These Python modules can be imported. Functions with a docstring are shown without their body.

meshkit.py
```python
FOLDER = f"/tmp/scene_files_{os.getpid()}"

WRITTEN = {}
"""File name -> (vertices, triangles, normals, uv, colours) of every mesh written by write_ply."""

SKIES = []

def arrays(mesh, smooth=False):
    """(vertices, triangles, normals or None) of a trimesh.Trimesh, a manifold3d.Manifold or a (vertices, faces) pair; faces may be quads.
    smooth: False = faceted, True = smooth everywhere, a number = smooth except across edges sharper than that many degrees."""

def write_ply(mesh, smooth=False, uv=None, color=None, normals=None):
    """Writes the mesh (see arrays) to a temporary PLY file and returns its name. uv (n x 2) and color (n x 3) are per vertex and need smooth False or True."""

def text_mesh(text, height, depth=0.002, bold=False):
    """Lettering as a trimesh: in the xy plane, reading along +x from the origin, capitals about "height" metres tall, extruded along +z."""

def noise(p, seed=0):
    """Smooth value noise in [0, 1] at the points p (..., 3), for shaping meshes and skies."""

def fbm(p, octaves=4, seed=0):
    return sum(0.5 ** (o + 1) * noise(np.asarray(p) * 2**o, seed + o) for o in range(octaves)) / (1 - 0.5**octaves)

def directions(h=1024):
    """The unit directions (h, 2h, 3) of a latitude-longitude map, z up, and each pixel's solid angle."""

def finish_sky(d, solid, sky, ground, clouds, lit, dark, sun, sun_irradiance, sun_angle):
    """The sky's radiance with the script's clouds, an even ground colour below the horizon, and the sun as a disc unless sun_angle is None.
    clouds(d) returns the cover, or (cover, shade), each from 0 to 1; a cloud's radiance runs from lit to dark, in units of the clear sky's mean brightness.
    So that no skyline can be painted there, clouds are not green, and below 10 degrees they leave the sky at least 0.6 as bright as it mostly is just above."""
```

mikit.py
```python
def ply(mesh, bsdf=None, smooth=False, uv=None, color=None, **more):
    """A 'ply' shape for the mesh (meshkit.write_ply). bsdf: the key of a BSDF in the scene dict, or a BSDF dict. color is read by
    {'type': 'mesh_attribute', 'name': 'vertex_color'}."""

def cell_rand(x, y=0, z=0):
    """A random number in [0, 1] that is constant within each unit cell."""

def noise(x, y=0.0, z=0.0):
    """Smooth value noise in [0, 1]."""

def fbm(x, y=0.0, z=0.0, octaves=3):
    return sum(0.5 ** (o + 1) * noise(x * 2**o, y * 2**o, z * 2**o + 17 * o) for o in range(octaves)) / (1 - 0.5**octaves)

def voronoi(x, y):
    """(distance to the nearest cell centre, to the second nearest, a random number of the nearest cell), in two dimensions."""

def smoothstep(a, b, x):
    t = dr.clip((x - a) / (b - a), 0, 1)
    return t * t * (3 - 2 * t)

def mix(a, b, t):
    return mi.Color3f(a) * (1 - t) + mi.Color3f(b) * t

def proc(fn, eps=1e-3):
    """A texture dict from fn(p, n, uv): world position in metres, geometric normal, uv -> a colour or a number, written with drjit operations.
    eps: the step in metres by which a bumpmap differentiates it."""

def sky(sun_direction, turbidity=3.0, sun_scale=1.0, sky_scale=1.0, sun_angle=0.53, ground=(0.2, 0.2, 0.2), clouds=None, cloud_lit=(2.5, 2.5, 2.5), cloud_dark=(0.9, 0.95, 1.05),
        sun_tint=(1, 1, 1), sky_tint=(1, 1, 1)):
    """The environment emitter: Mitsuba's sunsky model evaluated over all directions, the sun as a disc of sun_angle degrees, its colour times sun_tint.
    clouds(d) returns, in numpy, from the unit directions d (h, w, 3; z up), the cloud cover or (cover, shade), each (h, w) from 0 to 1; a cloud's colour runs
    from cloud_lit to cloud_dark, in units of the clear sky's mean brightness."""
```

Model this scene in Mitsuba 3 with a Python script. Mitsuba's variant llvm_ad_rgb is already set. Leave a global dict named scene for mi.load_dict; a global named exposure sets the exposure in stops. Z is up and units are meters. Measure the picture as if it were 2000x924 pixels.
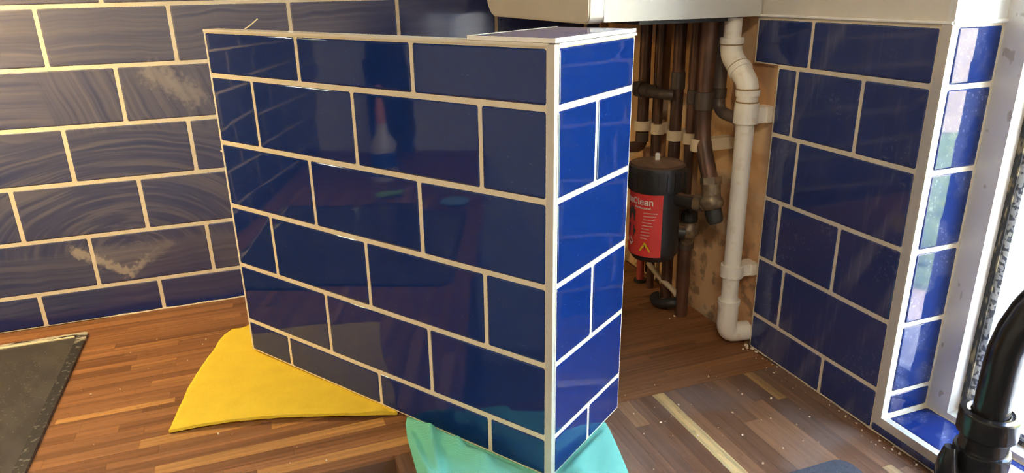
import math, random
import numpy as np, trimesh, drjit as dr, mitsuba as mi, mikit, meshkit
from scipy.spatial import Delaunay
from shapely.geometry import Polygon, Point, LineString, box as sbox
from shapely.ops import unary_union
T = mi.ScalarTransform4f
ZW = 0.9                      # height of the worktop above the floor; geometry below is written from the worktop up
random.seed(7); rng = np.random.default_rng(7)
scene, labels = {}, {}

# ------------------------------------------------------------------ camera, sky, exposure
CAM = np.array([-0.7361, -1.4193, 0.5839 + ZW])
FWD = np.array([0.3177, 0.8870, -0.3351]); UP = np.array([0.1337, 0.3080, 0.9420])
scene['camera'] = {'type': 'perspective', 'fov': math.degrees(2 * math.atan(1000 / 1362.26)), 'fov_axis': 'x', 'near_clip': 0.02, 'far_clip': 200.0,
                   'to_world': T().look_at(origin=CAM.tolist(), target=(CAM + FWD).tolist(), up=UP.tolist())}
exposure = -0.33
SUN = 110.0                    # strength of the sun on the wall and paving outside
SKY = 410.0                     # strength of the daylight outside the window
HOOD = 430.0                    # radiance of the two lamps in the cooker hood
CEIL_FILL = 110.0                    # radiance of the added, unseen ceiling lamp that fills the room
def cloud_cover(d):
    q = d / np.maximum(d[..., 2:3] + 0.25, 0.1)
    c = meshkit.fbm(np.stack([q[..., 0] * 2.2, q[..., 1] * 2.2, 0 * q[..., 0]], -1), 4, 3)
    return np.clip((c - 0.42) * 4, 0, 1) * 0.75
scene['sky'] = mikit.sky([-0.68, -0.40, 0.62], turbidity=3.0, sun_scale=SUN, sky_scale=SKY, ground=(0.3, 0.3, 0.27), clouds=cloud_cover, cloud_lit=(1.7, 1.7, 1.75), cloud_dark=(1.1, 1.15, 1.25), sky_tint=(0.97, 0.98, 1.0))

# ------------------------------------------------------------------ materials
def pbr(color, rough=0.5, spec=0.5, **k):
    c = color if isinstance(color, dict) else {'type': 'rgb', 'value': list(color)}
    r = rough if isinstance(rough, dict) else float(rough)
    return {'type': 'twosided', 'bsdf': {'type': 'principled', 'base_color': c, 'roughness': r, 'specular': float(spec), **k}}
def mat(name, *a, **k): scene[name] = pbr(*a, **k)
nz, fb, ss, mix = mikit.noise, mikit.fbm, mikit.smoothstep, mikit.mix
NAVY = (0.0030, 0.0165, 0.102)
def near_line(x, y, ax, ay, bx, by):
    t = dr.clip(((x - ax) * (bx - ax) + (y - ay) * (by - ay)) / ((bx - ax) ** 2 + (by - ay) ** 2), 0, 1)
    return dr.sqrt(dr.square(x - ax - t * (bx - ax)) + dr.square(y - ay - t * (by - ay)))
def haze_cover(p):
    """Dried grout residue wiped about on the back wall: how much of it covers the glaze."""
    x, z = p.x, p.z - ZW
    w = fb(x * 9, z * 9, 3.0, 3) - 0.5
    horiz = fb(x * 5 + 3, z * 230 + w * 6, 1.0, 3)
    r1 = dr.sqrt(dr.square((x + 1.00) * 0.72) + dr.square((z - 0.13) * 1.15)); a1 = dr.atan2(z - 0.13, x + 1.00)
    arc = fb(r1 * 190 + w * 3, a1 * 1.6, 5.0, 3)
    diag = fb((x + z * 0.28) * 170 + w * 4, z * 5, 9.0, 3)
    inarc = ss(0.30, 0.24, r1) * ss(0.125, 0.15, z + 0.02 * w) * ss(0.375, 0.345, z + 0.02 * w)
    indiag = ss(0.345, 0.36, z) * ss(0.478, 0.462, z) * ss(-1.10, -1.06, x)
    s = horiz * (1 - inarc) * (1 - indiag) + arc * inarc + diag * indiag * (1 - inarc)
    base = 0.205 + 0.04 * ss(0.2, 0.55, z) + 0.06 * w
    c = base + (s - 0.5) * 0.24
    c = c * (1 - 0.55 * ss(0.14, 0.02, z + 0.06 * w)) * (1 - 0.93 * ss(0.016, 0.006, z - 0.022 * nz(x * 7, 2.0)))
    c = c * (1 - 0.25 * inarc * ss(0.62, 0.42, arc)) 
    # crusts at the ends of the wipes
    crust = fb(x * 160, z * 160, 2.0, 3)
    d1 = dr.minimum(near_line(x, z, -1.090, 0.140, -1.010, 0.085), near_line(x, z, -1.010, 0.085, -0.93, 0.133))
    d2 = near_line(x, z, -0.905, 0.455, -0.845, 0.412)
    c = c + 0.45 * ss(0.013, 0.001, d1 + 0.020 * (crust - 0.5)) * ss(-0.955, -1.01, x + 0.02 * w) + 0.16 * ss(0.012, 0.001, d1 + 0.01 * (crust - 0.5)) + 0.26 * ss(0.030, 0.003, d2 + 0.030 * (crust - 0.5))
    inside = ss(0.0, 0.006, z - 0.085 - dr.abs(x + 1.010) * 0.66) * ss(0.15, 0.13, z) * ss(0.09, 0.07, dr.abs(x + 1.010))
    c = c + 0.13 * inside
    # the right end is wiped clean, in vertical-edged patches
    clean = ss(-0.60, -0.44, x + 0.03 * w)
    c = c * (1 - 0.75 * clean)
    return dr.clip(c, 0.0, 0.8)
def haze_color(p, n, uv): return mix(NAVY, (0.40, 0.35, 0.30), haze_cover(p))
def haze_rough(p, n, uv): return 0.06 + 0.45 * dr.clip(haze_cover(p) * 2.2, 0, 1)
mat('tile_hazed', mikit.proc(haze_color), mikit.proc(haze_rough), 0.5)
def dust_cover(p):
    """Fine streaky residue on the tiles by the window."""
    y, z = p.y, p.z - ZW
    w = fb(y * 8, z * 8, 4.0, 3) - 0.5
    s = fb((y * 0.9 + z * 0.42) * 34, (z * 0.9 - y * 0.42) * 4 + w, 2.0, 3)
    v = fb(y * 320, z * 9, 7.0, 2)
    lines = ss(0.0022, 0.0004, dr.abs(z - 0.30 - 0.25 * (y + 0.7) - 0.08 * dr.floor(z / 0.1) + 0.01 * w)) * 0.10
    sp = ss(0.66, 0.78, fb(p.x * 250 + y * 260, z * 260, 3.0, 2)) * ss(0.52, 0.66, fb(y * 16, z * 16, 8.0, 2)) * 0.5
    c = 0.03 + 0.10 * ss(0.48, 0.72, s) + 0.05 * ss(0.5, 0.7, v) * ss(0.35, 0.6, s) + sp * 0.14 + lines
    return dr.clip(c, 0, 0.6)
mat('tile_dusty', mikit.proc(lambda p, n, uv: mix(NAVY, (0.50, 0.47, 0.45), dust_cover(p))), mikit.proc(lambda p, n, uv: 0.05 + 0.5 * dust_cover(p)), 0.5)
def reveal_dust(p):
    x, z = p.x, p.z - ZW
    a = fb(x * 45, z * 38, p.y * 45, 3)
    sp = ss(0.60, 0.72, fb(x * 330, z * 330, p.y * 330, 2))
    band = ss(0.0005, 0.0, p.y + 0.8292) * 0
    return dr.clip(0.01 + 0.05 * ss(0.45, 0.62, a) + 0.14 * sp * ss(0.45, 0.62, a) + band, 0, 0.6)
mat('tile_reveal', mikit.proc(lambda p, n, uv: mix(NAVY, (0.45, 0.48, 0.6), reveal_dust(p))), mikit.proc(lambda p, n, uv: 0.015 + 0.25 * reveal_dust(p)), 0.22)
mat('tile_clean', mikit.proc(lambda p, n, uv: mix(NAVY, (0.45, 0.45, 0.5), 0.006 * ss(0.5, 0.75, fb(p.x * 30, p.y * 30, p.z * 30, 3)) + 0.08 * ss(0.82, 0.87, fb(p.x * 210, p.y * 210, p.z * 210, 2)))), 0.035, 0.5)
mat('grout', mikit.proc(lambda p, n, uv: mix((0.74, 0.655, 0.515), (0.66, 0.58, 0.445), fb(p.x * 60, p.y * 60, p.z * 60, 3))), 0.85, 0.2)
mat('trim_plastic', (0.56, 0.515, 0.455), 0.35, 0.4)
mat('trim_cream', (0.66, 0.60, 0.50), 0.4, 0.4)
mat('trim_white', (0.82, 0.80, 0.76), 0.4, 0.4)
mat('board', (0.45, 0.33, 0.2), 0.8, 0.2)
mat('silicone', (0.85, 0.84, 0.8), 0.5, 0.4)

def wood(p, n, uv):
    """Stave timber: uv.x holds the tone of the stave, uv.y = seed + 10 * (1 when the grain runs along y)."""
    tone = uv.x; along_y = ss(9.0, 9.5, uv.y); seed = uv.y * 37.0
    l = dr.select(along_y > 0.5, p.y, p.x); c = dr.select(along_y > 0.5, p.x, p.y)
    g = fb(l * 7 + seed, c * 260, seed, 3); g2 = fb(l * 28 + seed, c * 900, seed + 5, 2)
    col = mix((0.165, 0.068, 0.027), (0.29, 0.128, 0.050), dr.clip(tone, 0, 1))
    col = col * (1 - along_y * (0.46 - 0.22 * dr.clip(tone, 0, 1)))  # staves along y darkened in colour, standing in for the light there
    col = mix(col, mix((0.46, 0.235, 0.080), (0.62, 0.41, 0.16), along_y), ss(1.0, 2.0, tone))
    col = col * (0.56 + 0.82 * g) * (0.86 + 0.26 * g2)
    pores = ss(0.70, 0.80, fb(l * 60 + seed, c * 1400, seed, 2))
    col = mix(col, (0.05, 0.024, 0.012), 0.45 * pores)
    worn = ss(0.46, 0.68, fb(p.x * 8, p.y * 8, 4.0, 3)) * along_y
    return mix(col, (0.25, 0.20, 0.16), (0.22 * worn + 0.05 * along_y) * (1 - 0.7 * ss(1.0, 1.6, tone)))
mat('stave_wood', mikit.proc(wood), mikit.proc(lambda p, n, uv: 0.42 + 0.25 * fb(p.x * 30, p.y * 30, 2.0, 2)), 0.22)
mat('dark_core', (0.10, 0.05, 0.025), 0.7, 0.3)

def wall_right_fn(p, n, uv):
    y, z = p.y, p.z - ZW
    f = fb(y * 14, z * 9, 2.0, 4); f2 = fb(y * 60, z * 60, 6.0, 3)
    bare = mix((0.84, 0.54, 0.29), (0.56, 0.31, 0.15), ss(0.35, 0.65, f))
    bare = mix(bare, (0.80, 0.60, 0.39), 0.7 * ss(0.56, 0.70, fb(y * 9 + 4, z * 22, 1.0, 3)))
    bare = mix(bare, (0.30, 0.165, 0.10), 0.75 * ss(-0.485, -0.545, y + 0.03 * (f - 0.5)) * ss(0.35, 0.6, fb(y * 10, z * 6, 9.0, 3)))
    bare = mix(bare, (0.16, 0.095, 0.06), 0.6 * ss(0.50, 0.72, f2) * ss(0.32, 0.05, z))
    bare = mix(bare, (0.80, 0.66, 0.50), 0.7 * ss(-0.5515, -0.5545, y + 0.012 * (f2 - 0.5)))
    cream = mix((0.74, 0.69, 0.60), (0.66, 0.61, 0.52), f)
    m = ss(0.536, 0.539, z) + ss(-0.5545, -0.5575, y) * 0
    return mix(bare, cream, dr.clip(m + ss(-0.80, -0.81, y), 0, 1))
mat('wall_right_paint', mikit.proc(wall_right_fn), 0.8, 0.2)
mat('wall_back_paint', mikit.proc(lambda p, n, uv: mix((0.50, 0.36, 0.22), (0.34, 0.22, 0.13), fb(p.x * 18, p.z * 12, 2.0, 4))), 0.85, 0.2)
mat('paint_pale', (0.72, 0.72, 0.70), 0.7, 0.3)
mat('paint_ceiling', (0.75, 0.73, 0.69), 0.8, 0.2)
mat('paint_reveal', mikit.proc(lambda p, n, uv: mix((0.78, 0.79, 0.78), (0.70, 0.71, 0.70), fb(p.x * 20, p.y * 20, p.z * 20, 3))), 0.5, 0.4)
mat('floor_tile', (0.25, 0.22, 0.19), 0.5, 0.4)
mat('cupboard', (0.07, 0.05, 0.04), 0.45, 0.4)
mat('upvc', mikit.proc(lambda p, n, uv: mix((0.74, 0.735, 0.73), (0.36, 0.31, 0.25), 0.6 * ss(0.76, 0.82, fb(p.x * 60, p.y * 90, p.z * 45, 3)) + 0.08 * fb(p.x * 12, p.y * 12, p.z * 12, 3))), 0.32, 0.5)
mat('gasket', mikit.proc(lambda p, n, uv: mix((0.02, 0.02, 0.02), (0.30, 0.24, 0.13), 0.8 * ss(0.52, 0.72, fb(p.x * 90, p.y * 300, p.z * 60, 3)))), 0.6, 0.4)
mat('spacer_metal', mikit.proc(lambda p, n, uv: mix((0.72, 0.74, 0.76), (0.14, 0.15, 0.16), ss(0.50, 0.62, fb(p.y * 260, p.z * 260, 3.0, 2)))), 0.5, 0.5)
scene['pane_glass'] = {'type': 'thindielectric', 'int_ior': 1.5}
mat('boiler_white', mikit.proc(lambda p, n, uv: mix((0.76, 0.73, 0.66), (0.68, 0.65, 0.58), fb(p.x * 16, p.y * 16, p.z * 16, 3))), 0.35, 0.45)
mat('boiler_white_dimmed', (0.60, 0.60, 0.57), 0.4, 0.45)  # white case, its colour lowered to hold back the window light on it
mat('copper', mikit.proc(lambda p, n, uv: mix((0.135, 0.066, 0.042), (0.07, 0.04, 0.030), ss(0.35, 0.65, fb(p.x * 40, p.y * 40, p.z * 14, 3)))), 0.42, 0.5, metallic=0.45)
mat('dull_pipe', mikit.proc(lambda p, n, uv: mix((0.17, 0.13, 0.11), (0.10, 0.075, 0.062), fb(p.x * 40, p.y * 40, p.z * 9, 3))), 0.45, 0.5, metallic=0.25)
mat('brass', mikit.proc(lambda p, n, uv: mix((0.30, 0.22, 0.13), (0.17, 0.13, 0.095), ss(0.35, 0.65, fb(p.x * 90, p.y * 90, p.z * 90, 3)))), 0.45, 0.5, metallic=0.55)
mat('brass_dark', (0.075, 0.055, 0.042), 0.5, 0.5, metallic=0.3)
mat('red_pipe', (0.42, 0.07, 0.055), 0.5, 0.4)
mat('clip_cream', (0.70, 0.58, 0.40), 0.5, 0.4)
mat('waste_white', mikit.proc(lambda p, n, uv: mix((0.86, 0.82, 0.72), (0.55, 0.40, 0.21), 0.75 * ss(0.60, 0.72, fb(p.x * 45, p.y * 45, p.z * 40, 3)) * ss(0.40, 0.44, p.z - ZW) * ss(0.50, 0.47, p.z - ZW) + 0.25 * ss(0.6, 0.8, fb(p.x * 90, p.y * 90, p.z * 90, 2)))), 0.42, 0.45)
mat('glue_brown', (0.30, 0.20, 0.10), 0.6, 0.3)
mat('filter_black', mikit.proc(lambda p, n, uv: mix((0.014, 0.014, 0.015), (0.22, 0.13, 0.08), ss(0.7, 0.95, n.z) * (0.35 + 0.9 * fb(p.x * 60, p.y * 60, 2.0, 3)))), 0.38, 0.5)
mat('label_red', (0.78, 0.06, 0.055), 0.35, 0.5)
mat('label_white', (0.85, 0.80, 0.78), 0.4, 0.4)
mat('label_grey', (0.06, 0.045, 0.045), 0.5, 0.4)
mat('label_faint', (0.78, 0.36, 0.34), 0.5, 0.4)
mat('label_yellow', (0.78, 0.56, 0.03), 0.4, 0.4)
mat('rubber_black', (0.015, 0.015, 0.014), 0.5, 0.5)
mat('hob_glass', mikit.proc(lambda p, n, uv: mix((0.045, 0.039, 0.032), (0.33, 0.29, 0.23), 0.05 * ss(0.5, 0.75, fb(p.x * 40 + p.y * 10, p.y * 18, 2.0, 3)) + 0.3 * ss(0.78, 0.88, fb(p.x * 420, p.y * 420, 3.0, 2)) * ss(0.4, 0.6, fb(p.x * 12, p.y * 12, 5.0, 2)))), mikit.proc(lambda p, n, uv: 0.16 + 0.2 * fb(p.x * 18, p.y * 18, 1.0, 3)), 0.5)
def hob_frame_fn(p, n, uv):
    e = ss(-0.088, -0.078, p.y) * ss(-1.082, -1.10, p.x) + ss(0.03, 0.012, dr.sqrt(dr.square(p.x + 1.098) + dr.square(p.y + 0.083)))
    f = fb(p.x * 26, p.y * 130, 3.0, 3)
    return mix((0.022, 0.020, 0.018), (0.52, 0.48, 0.38), dr.clip(0.8 * dr.clip(e, 0, 1) * ss(0.40, 0.62, f) + 0.2 * ss(0.66, 0.8, fb(p.x * 200, p.y * 200, 2.0, 2)), 0, 1))
mat('hob_frame', mikit.proc(hob_frame_fn), 0.42, 0.5)
mat('cloth_yellow', mikit.proc(lambda p, n, uv: mix((0.80, 0.60, 0.055), (0.70, 0.49, 0.045), 0.6 * fb(p.x * 40, p.y * 40, 1.0, 3) + 0.4 * nz(p.x * 900, p.y * 900, 2.0))), 0.95, 0.1, sheen=0.5)
mat('cloth_turquoise', mikit.proc(lambda p, n, uv: mix((0.12, 0.48, 0.36), (0.20, 0.57, 0.44), 0.5 + 0.3 * dr.sin((p.x * 0.83 + p.y * 0.55 + 0.006 * nz(p.x * 25, p.y * 25)) * 3100))), 0.95, 0.1, sheen=0.5)
mat('sink_black', mikit.proc(lambda p, n, uv: mix((0.022, 0.026, 0.031), (0.055, 0.06, 0.068), nz(p.x * 900, p.y * 900, p.z * 900))), 0.5, 0.5)
mat('tap_black', (0.008, 0.008, 0.009), 0.16, 0.4)
mat('crumb_pale', (0.75, 0.62, 0.46), 0.8, 0.2)
mat('spacer_cream', (0.80, 0.70, 0.48), 0.5, 0.4)
mat('render_cream', mikit.proc(lambda p, n, uv: mix((0.62, 0.54, 0.36), (0.54, 0.47, 0.30), fb(p.y * 1.5, p.z * 1.5, 1.0, 4))), 0.9, 0.1)
mat('paving', mikit.proc(lambda p, n, uv: mix((0.52, 0.43, 0.37), (0.40, 0.36, 0.32), fb(p.x * 6, p.y * 6, 1.0, 4))), 0.9, 0.1)
mat('leaf_green', mikit.proc(lambda p, n, uv: mix((0.10, 0.19, 0.04), (0.24, 0.33, 0.09), fb(p.x * 20, p.y * 20, p.z * 20, 3))), 0.7, 0.3)
mat('bottle_white', (0.85, 0.85, 0.85), 0.4, 0.4)
mat('bottle_blue', (0.03, 0.08, 0.4), 0.4, 0.4)
mat('nozzle_orange', (0.9, 0.35, 0.12), 0.4, 0.4)
mat('cloth_green', (0.30, 0.55, 0.10), 0.95, 0.1)
mat('cloth_blue', (0.25, 0.45, 0.72), 0.95, 0.1)
mat('slate_dark', (0.02, 0.022, 0.035), 0.5, 0.4)
mat('metal_hood', (0.5, 0.5, 0.5), 0.35, 0.5, metallic=0.8)

# ------------------------------------------------------------------ helpers
LIFT = T().translate([0, 0, ZW])
def key_for(k):
    if k not in scene: return k
    i = 1
    while f'{k}_{i:03d}' in scene: i += 1
    return f'{k}_{i:03d}'
def obj(k, mesh, m, smooth=False, tf=None, **kw):
    """One entry of the scene; the mesh is written in worktop coordinates."""
    k = key_for(k)
    d = dict(mesh) if isinstance(mesh, dict) else mikit.ply(mesh, m, smooth, **kw)
    d['to_world'] = LIFT @ tf if tf is not None else LIFT
    scene[k] = d
    return k
def tag(k, label=None, cat=None, group=None, kind=None):
    labels[k] = {a: b for a, b in dict(label=label, category=cat, group=group, kind=kind).items() if b}
def bx(x0, x1, y0, y1, z0, z1):
    b = trimesh.creation.box((abs(x1 - x0), abs(y1 - y0), abs(z1 - z0))); b.apply_translation(((x0 + x1) / 2, (y0 + y1) / 2, (z0 + z1) / 2)); return b
cat = trimesh.util.concatenate
def extr(poly, h, z=0.0):
    gs = getattr(poly, 'geoms', [poly]); ms = [trimesh.creation.extrude_polygon(g, h, engine='earcut') for g in gs]
    m = cat(ms); m.apply_translation((0, 0, z)); return m
def bevel_box(w, h, t, r, c=0.0022):
    """Rectangle w x h in the xy plane centred on the origin, face at z = 0, body down to -t, its rim rounded by r."""
    def ring(i, z):
        a, b, k = w / 2 - i, h / 2 - i, max(c - 0.4 * i, 0.0004)
        return [(-a + k, -b, z), (a - k, -b, z), (a, -b + k, z), (a, b - k, z), (a - k, b, z), (-a + k, b, z), (-a, b - k, z), (-a, -b + k, z)]
    v = ring(0, -t) + ring(0, -r) + ring(0.3 * r, -0.3 * r) + ring(r, 0)
    f = []
    for q in range(3):
        for i in range(8):
            a, b = q * 8 + i, q * 8 + (i + 1) % 8
            f += [(a, b, b + 8), (a, b + 8, a + 8)]
    f += [(24, 24 + i, 25 + i) for i in range(1, 7)]
    return trimesh.Trimesh(np.array(v), np.array(f), process=False)
def tube(pts, r, n=16, caps=True):
    """A round tube along a polyline; r may be a list."""
    P = np.array(pts, float); R = np.full(len(P), r) if np.isscalar(r) else np.array(r, float)
    t = np.gradient(P, axis=0); t = np.array([b / (np.linalg.norm(b) + 1e-12) for b in t])
    u = np.cross(t[0], [0.3, 0.9, 0.1]); u /= np.linalg.norm(u); V = []
    a = np.linspace(0, 2 * np.pi, n, endpoint=False)
    for p, d, rr in zip(P, t, R):
        u = u - d * np.dot(u, d); u /= np.linalg.norm(u); w = np.cross(d, u)
        V.append(p + rr * (np.cos(a)[:, None] * u + np.sin(a)[:, None] * w))
    V = np.vstack(V); F = []
    for i in range(len(P) - 1):
        for j in range(n):
            k = (j + 1) % n; F += [(i * n + j, i * n + k, i * n + n + k), (i * n + j, i * n + n + k, i * n + n + j)]
    if caps:
        V = np.vstack([V, P[0], P[-1]]); c0, c1 = len(V) - 2, len(V) - 1; o = (len(P) - 1) * n
        for j in range(n):
            k = (j + 1) % n; F += [(c0, k, j), (c1, o + j, o + k)]
    return trimesh.Trimesh(V, np.array(F), process=False)
def bend(pts, rad=0.02, n=6):
    """Rounds the corners of a polyline."""
    P = [np.array(p, float) for p in pts]; out = [P[0]]
    for a, b, c in zip(P, P[1:], P[2:]):
        d0, d1 = a - b, c - b; l = min(rad, 0.49 * np.linalg.norm(d0), 0.49 * np.linalg.norm(d1))
        s, e = b + d0 / np.linalg.norm(d0) * l, b + d1 / np.linalg.norm(d1) * l
        for t in np.linspace(0, 1, n): out.append((1 - t) ** 2 * s + 2 * t * (1 - t) * b + t * t * e)
    out.append(P[-1]); return np.array(out)
def lathe(prof, x, y, n=40):
    m = trimesh.creation.revolve(np.array(prof), sections=n); m.apply_translation((x, y, 0)); return m
def place_tile(k, cache, w, h, m, frame, u, v, t=0.008, r=0.0030):
    """A glazed tile w x h centred at (u, v) of a face: frame = (origin, right, up, normal) in worktop coordinates."""
    o, a, b, n = frame
    key = (round(w, 4), round(h, 4), m)
    if key not in cache: cache[key] = mikit.ply(bevel_box(w, h, t, r), m, 50)
    e1, e2 = rng.normal(0, 0.0013, 2)
    n2 = n + e1 * a + e2 * b; n2 = n2 / np.linalg.norm(n2); a2 = np.cross(b, n2); a2 /= np.linalg.norm(a2); b2 = np.cross(n2, a2)
    M = np.eye(4); M[:3, 0], M[:3, 1], M[:3, 2], M[:3, 3] = a2, b2, n2, o + u * a + v * b
    return obj(k, cache[key], None, tf=T(M.tolist()))
CACHE = {}
G = 0.0031                       # joint width
A3 = lambda *v: np.array(v, float)

# ------------------------------------------------------------------ the room
PX, PZ = 0.203, 0.101335
WY0, WY1, WZ0, WZ1 = -1.62, -0.829, 0.025, 1.32        # window opening (tile faces)
obj('floor', bx(-2.45, 0.3, -3.3, 0.2, -0.95, -0.9), 'floor_tile'); tag('floor', kind='structure')
obj('ceiling', bx(-2.5, 0.3, -3.4, 0.2, 1.5, 1.55), 'paint_ceiling'); tag('ceiling', kind='structure')
obj('wall_back', bx(-2.5, 0.3, 0.009, 0.2, -0.9, 1.5), 'wall_back_paint'); tag('wall_back', kind='structure')
obj('wall_left', bx(-2.5, -2.4, -3.3, 0.009, -0.9, 1.5), 'paint_pale'); tag('wall_left', kind='structure')
obj('wall_front', bx(-2.5, 0.3, -3.4, -3.3, -0.9, 1.5), 'paint_pale'); tag('wall_front', kind='structure')
wr = [bx(0.009, 0.3, WY1 + 0.009, 0.009, -0.9, 1.5), bx(0.009, 0.3, -3.3, WY0 - 0.009, -0.9, 1.5),
      bx(0.009, 0.3, WY0 - 0.009, WY1 + 0.009, -0.9, WZ0 - 0.009), bx(0.009, 0.3, WY0 - 0.009, WY1 + 0.009, WZ1, 1.5)]
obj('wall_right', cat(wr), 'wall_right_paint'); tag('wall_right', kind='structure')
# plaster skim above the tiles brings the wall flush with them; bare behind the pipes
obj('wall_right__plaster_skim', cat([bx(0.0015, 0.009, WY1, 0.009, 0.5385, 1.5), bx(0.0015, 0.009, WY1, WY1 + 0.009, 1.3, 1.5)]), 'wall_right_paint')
obj('wall_right__reveal_plaster', cat([bx(0.0015, 0.083, WY1, WY1 + 0.009, 0.5395, WZ1), bx(0.009, 0.083, WY0, WY1, WZ1 - 0.009, WZ1), bx(0.0, 0.083, WY0 - 0.009, WY0, 0.02, WZ1)]), 'paint_reveal')
# back wall tiles
FB = (A3(0, 0, 0), A3(1, 0, 0), A3(0, 0, 1), A3(0, -1, 0))
obj('wall_back__grout', bx(-2.4, -0.012, 0.0009, 0.009, 0.0, 0.98), 'grout')
ZB, XB = 0.57143, -1.06377
for row in range(-4, 6):                                    # row r lies under line r
    zt, zb = ZB - row * PZ, max(ZB - (row + 1) * PZ, -0.0020)
    for k in range(-7, 6):
        x0 = XB + (k + (0.5 if row % 2 else 0.0)) * PX; x1 = x0 + PX
        x0, x1 = max(x0, -2.4), min(x1, -0.012)
        if x1 - x0 < 0.01: continue
        place_tile('wall_back__tile', CACHE, x1 - x0 - 0.0048, zt - zb - 0.0052, 'tile_hazed', FB, (x0 + x1) / 2, (zt + zb) / 2)
obj('wall_back__sealant', tube([(-1.06 + i * 0.02, -0.001, 0.0008 + 0.0006 * math.sin(i * 1.7)) for i in range(30)], [0.0012 + 0.0009 * abs(math.sin(i * 2.3)) for i in range(30)], 6), 'grout')
# right wall tiles (seen from the room: right = -y)
FR = (A3(0, 0, 0), A3(0, -1, 0), A3(0, 0, 1), A3(-1, 0, 0))
obj('wall_right__grout', cat([bx(0.0009, 0.009, -0.826, -0.5557, 0.0, 0.535), bx(0.0009, 0.009, -0.57, -0.5005, 0.4675, 0.535), bx(0.0009, 0.009, -1.53, -0.826, 0.0, 0.02)]), 'grout')
ZR = 0.46592; TL = -0.8165
def rrow(zt, zb, cuts, gaps=None):
    for i, (a, b) in enumerate(zip(cuts, cuts[1:])):
        place_tile('wall_right__tile', CACHE, abs(b - a) - 0.0036, zt - zb - 0.0042, 'tile_dusty', FR, -(a + b) / 2, (zt + zb) / 2)
rrow(0.5345, ZR, [-0.5005, -0.6175, TL])
rrow(ZR, ZR - PZ, [-0.5555, -0.5971, -0.7173, TL]); rrow(ZR - PZ, ZR - 2 * PZ, [-0.5555, -0.6151, TL])
rrow(ZR - 2 * PZ, ZR - 3 * PZ, [-0.5555, -0.593, -0.7128, TL]); rrow(ZR - 3 * PZ, ZR - 4 * PZ, [-0.5555, -0.6166, TL])
zb5 = ZR - 4 * PZ
rrow(zb5, -0.0018, [-0.5555, -0.7168, TL])
rrow(0.0145, -0.0018, [TL + 0.0031, -0.9198, -1.1228, -1.3258, -1.5288])
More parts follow.
